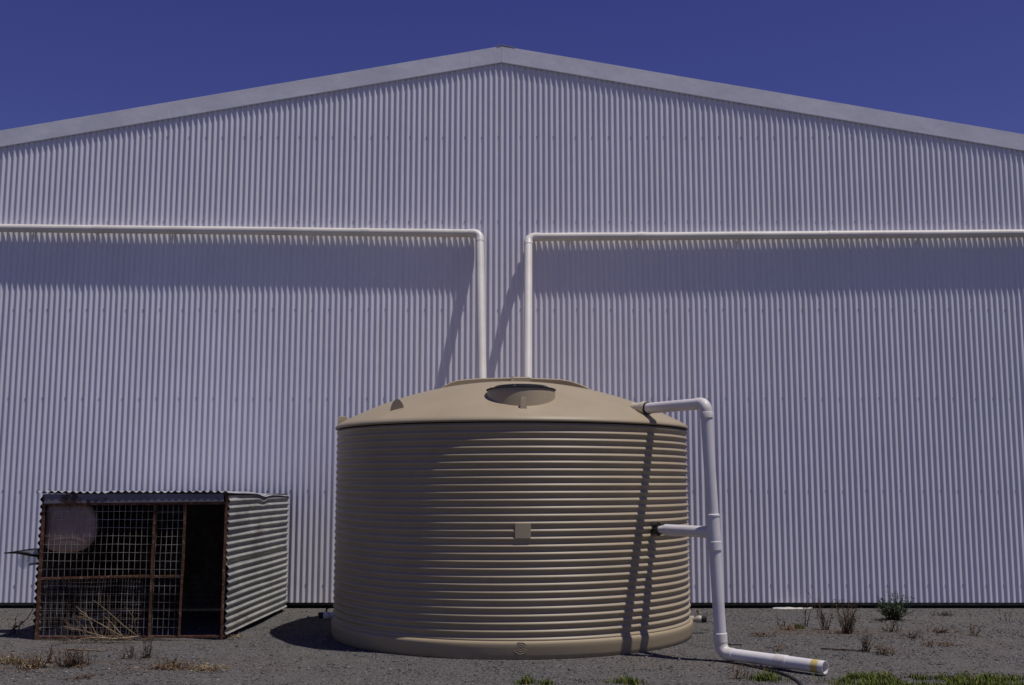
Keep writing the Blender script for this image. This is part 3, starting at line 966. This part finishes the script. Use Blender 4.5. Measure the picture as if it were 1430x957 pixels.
def dry_weed(label, x, y, h, n, spread, mat_stem=M_dry, mat_leaf=M_dry, leaves=4, group='dry weeds on the gravel', name='dry_weed', r=0.004, seed=0, litter=0, lw=0.006, ll=0.035, branch=2):
    rnd = random.Random(seed + int(x * 1000))
    t = thing(name, label, 'weed', (x, y, gz(x, y)), group)
    ms, ml = MB(), MB()
    for i in range(n):
        an = rnd.uniform(0, 2 * math.pi); s = spread * rnd.uniform(0.1, 1)
        d = Vector((math.cos(an) * s, math.sin(an) * s, 1))
        L = h * rnd.uniform(0.45, 1.05)
        pts = grow(ms, (x + rnd.gauss(0, .02 + spread * .02), y + rnd.gauss(0, .02 + spread * .02), gz(x, y) - 0.01), d, L, r * rnd.uniform(.7, 1.2), rnd, 0.16, 6, 0.3, 0.2)
        for b in range(branch):
            k = rnd.randint(2, 5)
            q = grow(ms, pts[k], Vector((rnd.uniform(-1, 1), rnd.uniform(-1, 1), rnd.uniform(.3, 1.3))), L * rnd.uniform(.15, .4), r * .5, rnd, 0.2, 3, 0.4)
            for l in range(leaves // 2):
                leaf(ml, q[rnd.randint(1, 3)], (rnd.uniform(-1, 1), rnd.uniform(-1, 1), rnd.uniform(-.6, .8)), ll * rnd.uniform(.5, 1.2), lw * rnd.uniform(.6, 1.2), rnd)
        for l in range(leaves):
            leaf(ml, pts[rnd.randint(1, 6)], (rnd.uniform(-1, 1), rnd.uniform(-1, 1), rnd.uniform(-.5, .9)), ll * rnd.uniform(.5, 1.2), lw * rnd.uniform(.6, 1.2), rnd)
    for l in range(litter):
        an = rnd.uniform(0, 2 * math.pi); q = abs(rnd.gauss(0, spread * h * 0.9 + 0.05))
        px_, py_ = x + q * 1.4 * math.cos(an), y + q * math.sin(an)
        leaf(ml, (px_, py_, gz(px_, py_) + 0.008 + rnd.random() * 0.02), (rnd.uniform(-1, 1), rnd.uniform(-1, 1), rnd.uniform(0, .25)), ll * rnd.uniform(.6, 1.5), lw, rnd)
    obj('stems', ms, mat_stem, t, kind='stuff')
    if ml.f: obj('leaves', ml, mat_leaf, t, kind='stuff')
    return t

W = dry_weed
# left of the tank, in front of the pen
W('low brown dry weed at the far left edge of the gravel', -4.555, 10.22, 0.13, 46, 1.9, M_straw, M_straw, 3, litter=60, seed=1)
W('brown dry weed tuft below the left post of the pen', -4.27, 9.98, 0.16, 46, 1.7, M_dry, M_straw, 3, litter=50, seed=2)
W('upright dark dead stalk left of the widest brown weed tuft', -4.20, 10.2, 0.19, 6, .35, M_dark_stalk, M_dry, 4, litter=20, seed=3)
W('widest bushy brown dry weed tuft in front of the wire panel', -3.94, 10.06, 0.19, 60, 1.7, M_dark_stalk, M_dry, 3, litter=90, seed=4)
W('flat brown dry weed nearest the camera on the left', -3.59, 9.44, 0.06, 14, 1.8, M_dry, M_dry, 3, litter=40, seed=5)
W('short dark dead stalk in front of the rusty middle post', -3.575, 10.45, 0.17, 5, .25, M_dark_stalk, M_dark_stalk, 6, litter=25, seed=6)
W('taller dark dead stalk in front of the pen door', -3.42, 10.50, 0.21, 6, .3, M_dark_stalk, M_dark_stalk, 6, litter=60, seed=7)
W('straw coloured dry weed spreading over gravel in front of the pen opening', -3.01, 9.87, 0.13, 60, 2.0, M_straw, M_dry, 3, litter=110, seed=8)
W('pale straw weed lying right of the spreading straw weed', -2.68, 9.80, 0.08, 40, 2.4, M_straw, M_straw, 3, litter=70, seed=9)
W('dark dead stalk standing in the pen shadow at the left edge', -5.40, 12.14, 0.26, 6, .3, M_dark_stalk, M_dark_stalk, 6, litter=10, seed=10)
W('small dry tuft at the foot of the corrugated pen corner', -2.96, 11.83, 0.08, 14, 1.2, M_straw, M_straw, 3, litter=30, seed=11)
# right of the tank
W('small orange dry weed left of the tallest dead weeds', 3.10, 12.55, 0.10, 16, 1.2, M_litter, M_litter, 3, litter=90, seed=12)
W('thin crooked dead stalk standing before the concrete strip', 3.39, 12.85, 0.32, 3, .15, M_dark_stalk, M_dark_stalk, 2, litter=10, seed=13, r=.006)
W('tallest bushy dead weed with many brown stalks right of the standpipe', 3.66, 12.20, 0.40, 34, .55, M_dry, M_dry, 3, litter=120, seed=14, r=.0045)
W('tall sparse dead weed behind the bushiest dead weed', 3.54, 12.62, 0.46, 12, .45, M_dry, M_dark_stalk, 4, litter=60, seed=15, r=.0045)
W('tiny dead stalk beside the small orange weed', 3.115, 12.85, 0.14, 3, .3, M_dark_stalk, M_dark_stalk, 3, seed=16)
W('small brown dead weed in front of the green bush', 4.21, 12.36, 0.15, 16, .9, M_dry, M_dry, 3, litter=40, seed=17)
W('dark upright dead weed beside long fallen sticks', 3.47, 10.97, 0.20, 16, .7, M_dark_stalk, M_dry, 3, litter=40, seed=18)
W('yellow brown dry tuft right of the fallen sticks', 3.60, 10.79, 0.14, 22, 1.0, M_straw, M_dry, 3, litter=50, seed=19)
W('grey sparse dead weed right of the fallen sticks', 4.20, 11.75, 0.13, 14, 1.0, M_dark_stalk, M_dark_stalk, 3, litter=25, seed=20)
W('low reddish dead weed right of the green bush', 4.75, 12.30, 0.10, 22, 2.0, M_dry, M_dry, 3, litter=70, seed=21)
W('lone upright dead weed near the right edge', 4.97, 12.03, 0.20, 8, .45, M_dry, M_dry, 3, litter=30, seed=22)
W('thin dead stalk close to the wall at the right edge', 5.85, 13.25, 0.22, 3, .2, M_dark_stalk, M_dark_stalk, 3, seed=23)
W('low dark dead weed near the wall right of the green bush', 5.38, 13.80, 0.09, 14, 1.6, M_dark_stalk, M_dark_stalk, 3, litter=30, seed=24)
W('flat reddish dry weed just right of the standpipe', 2.65, 11.86, 0.07, 16, 2.0, M_dry, M_litter, 3, litter=60, seed=25)
W('tiny reddish dry sprig behind the open pipe end', 2.60, 10.95, 0.07, 7, 1.0, M_dry, M_litter, 3, litter=15, seed=26)
W('small upright orange sprig at the right of the gravel', 4.17, 11.19, 0.10, 6, .6, M_litter, M_litter, 3, litter=10, seed=27)
W('flat orange dry weed beside the upright orange sprig', 4.33, 11.24, 0.06, 12, 1.6, M_litter, M_litter, 3, litter=40, seed=28)
W('dry reddish stalk left of the green tuft under the pipe', 1.92, 9.42, 0.15, 9, .6, M_dry, M_dry, 5, litter=25, seed=29)

# green shrub against the wall
def shrub():
    rnd = random.Random(55)
    x, y = 4.55, 13.30
    t = thing('green_shrub', 'leafy grey green shrub growing near the shed wall on the right', 'shrub', (x, y, 0))
    ms, ml = MB(), MB()
    for i in range(46):
        an = rnd.uniform(0, 2 * math.pi); s = rnd.uniform(.05, 1.1)
        L = rnd.uniform(.15, .36)
        pts = grow(ms, (x + rnd.gauss(0, .05), y + rnd.gauss(0, .04), 0), (math.cos(an) * s * 1.5, math.sin(an) * s * .8, 1), L, .004, rnd, .14, 7, .3, .25)
        for p in pts[2:]:
            for l in range(4):
                leaf(ml, p + Vector((rnd.gauss(0, .01), rnd.gauss(0, .01), rnd.gauss(0, .01))), (rnd.uniform(-1, 1), rnd.uniform(-1, 1), rnd.uniform(-.1, 1.2)), rnd.uniform(.025, .06), rnd.uniform(.004, .009), rnd)
    obj('stems', ms, M_dark_stalk, t, kind='stuff'); obj('foliage', ml, M_bush, t, kind='stuff')
shrub()
# green tufts
def tuft(label, x, y, h, n, w, seed):
    rnd = random.Random(seed)
    t = thing('green_tuft', label, 'grass tuft', (x, y, gz(x, y)), 'green tufts on the gravel')
    ml = MB()
    for i in range(n):
        px_, py_ = x + rnd.gauss(0, w), y + rnd.gauss(0, w * .6)
        k = math.exp(-((px_ - x) / (1.3 * w)) ** 2)
        blade(ml, px_, py_, h * rnd.uniform(.4, 1.1) * (.45 + .55 * k), rnd)
    obj('blades', ml, M_grass, t, kind='stuff')
def blade(ml, x, y, h, rnd):
    an = rnd.uniform(0, 2 * math.pi); lean = rnd.uniform(.1, .8) * h
    dx, dy = math.cos(an) * lean, math.sin(an) * lean
    w = rnd.uniform(.0025, .005)
    sx, sy = -math.sin(an) * w, math.cos(an) * w
    z = gz(x, y) - .004
    ml.add([(x - sx, y - sy, z), (x + sx, y + sy, z), (x + dx * .4 + sx * .8, y + dy * .4 + sy * .8, z + h * .6), (x + dx * .4 - sx * .8, y + dy * .4 - sy * .8, z + h * .6), (x + dx, y + dy, z + h)], [(0, 1, 2, 3), (3, 2, 4)])
tuft('green grass tuft under the middle of the discharge pipe', 2.12, 9.33, .09, 260, .075, 1)
tuft('wide bright green tuft at the bottom edge in front of the tank right side', .95, 9.18, .07, 260, .085, 2)
tuft('small yellow green tuft at the bottom edge below the tank emblem', .12, 9.17, .085, 110, .045, 3)
tuft('smallest yellow green tuft at the bottom edge, right of the one below the tank emblem', .27, 9.10, .06, 80, .05, 4)
tuft('small vivid green tuft beside the orange dry weed', 3.25, 12.62, .09, 90, .035, 5)

def lawn():
    rnd = random.Random(21)
    ml = MB()
    cnt = 0
    while cnt < 11000:
        x = rnd.uniform(2.3, 5.6); y = rnd.uniform(8.55, 9.85)
        edge = 9.45 + .30 * noise.noise(Vector((x * 2.1, 0, 4))) + .16 * noise.noise(Vector((x * 6, 2, 4))) - (.22 * max(0, (x - 3.7)))
        dens = noise.noise(Vector((x * 3.5, y * 4.5, 1))) * .9 + noise.noise(Vector((x * 9, y * 11, 6))) * .5
        if y > edge + rnd.gauss(0, .04): continue
        if x < 2.62 + rnd.gauss(0, .06) and y < 9.9: continue
        if dens + rnd.uniform(-.30, .40) < .02: continue
        blade(ml, x, y, rnd.uniform(.02, .055) * (1 + .5 * max(0, dens)), rnd); cnt += 1
    o = obj('grass_patch', ml, M_grass, kind='stuff')
    o['label'] = 'short patchy green grass at the bottom right corner'; o['category'] = 'grass'
lawn()

# dead branches against the pen
def branches():
    rnd = random.Random(91)
    x, y = -3.90, 11.52
    t = thing('dead_branch', 'pale dead branch with forked twigs lying against the wire panel', 'branch', (x, y, 0))
    m = MB()
    main = [(-3.86, 11.53, .05), (-4.00, 11.52, .035), (-4.12, 11.50, .03), (-4.25, 11.47, .05), (-4.42, 11.44, .04)]
    m.tube(main, [.011, .011, .009, .007, .004], 6)
    for (a, d, L, r_) in ((0, (-.75, 0, .55), .62, .008), (1, (-.8, .02, .55), .56, .008), (1, (-.5, -.1, .75), .30, .006), (2, (-.9, -.1, .35), .5, .007), (3, (-.9, 0, .5), .40, .006), (3, (-.7, .05, .9), .30, .005), (2, (-.2, 0, 1), .26, .005), (0, (-.3, -.1, .9), .24, .005)):
        pts = grow(m, main[a], d, L, r_, rnd, .10, 6, .35, .0)
        for k in range(3):
            q = grow(m, pts[rnd.randint(2, 5)], (rnd.uniform(-1, .3), rnd.uniform(-.5, .4), rnd.uniform(-.3, 1)), rnd.uniform(.08, .2), .0035, rnd, .2, 4, .4)
    for k in range(40):
        px_ = rnd.uniform(-4.75, -3.8); py_ = 11.5 + rnd.gauss(0, .06)
        grow(m, (px_, py_, .01), (rnd.uniform(-1, 1), rnd.uniform(-.4, .4), rnd.uniform(0, .5)), rnd.uniform(.08, .28), .003, rnd, .15, 5, .4)
    obj('twigs', m, M_straw, t, kind='stuff')
    def stick(label, a, b, r_, mt):
        m_ = MB()
        a, b = Vector(a), Vector(b)
        rn = random.Random(int(a.x * 100))
        pts = []
        for i in range(9):
            p = a.lerp(b, i / 8); p.z = gz(p.x, p.y) + r_ + .004 * rn.random(); p.y += rn.gauss(0, .012); pts.append(p)
        m_.tube(pts, [r_ * (1 - .05 * i) for i in range(9)], 6)
        o_ = obj('stick', m_, mt); o_['label'] = label; o_['category'] = 'stick'; o_['group'] = 'sticks on the gravel'
    stick('pale bare stick lying on gravel before the dead branch', (-4.35, 10.98, 0), (-3.93, 10.78, 0), .009, M_straw)
    stick('long dark stick lying left of the dark upright dead weed', (3.06, 11.10, 0), (3.44, 10.98, 0), .009, M_dark_stalk)
    stick('short dark stick on the gravel near the standpipe foot', (2.20, 11.35, 0), (2.33, 11.30, 0), .008, M_dark_stalk)
    m_ = MB()
    m_.tube([(-5.45, 12.10, .03), (-5.34, 12.08, .09), (-5.24, 12.05, .17), (-5.17, 12.02, .28)], [.006, .006, .005, .004], 6)
    o_ = obj('bent_twig', m_, M_dark_stalk); o_['label'] = 'dark bent twig rising beside the left side of the pen'; o_['category'] = 'stick'
branches()

# dry leaf litter on the gravel
def litter():
    rnd = random.Random(8)
    ml = MB()
    spots = [(3.3, 12.35, .45, .15, 500), (3.9, 12.1, .5, .3, 240), (-4.2, 10.1, .75, .38, 1100), (-2.9, 9.83, .32, .10, 380), (4.6, 11.5, .9, .5, 350), (1.45, 10.62, .12, .05, 40), (3.0, 14.2, .4, .1, 120), (-5.6, 13.4, .5, .4, 200)]
    for (cx, cy, sx, sy, n) in spots:
        for i in range(n):
            x, y = cx + rnd.gauss(0, sx), cy + rnd.gauss(0, sy)
            if math.hypot(x, y - TY) < 2.0 or y > 14.45: continue
            leaf(ml, (x, y, gz(x, y) + .007 + .006 * rnd.random()), (rnd.uniform(-1, 1), rnd.uniform(-1, 1), rnd.uniform(-.05, .2)), rnd.uniform(.012, .035), rnd.uniform(.003, .007), rnd)
    o = obj('leaf_litter', ml, M_litter, kind='stuff')
    o['label'] = 'scattered brown dry leaf litter on the gravel'; o['category'] = 'litter'
litter()
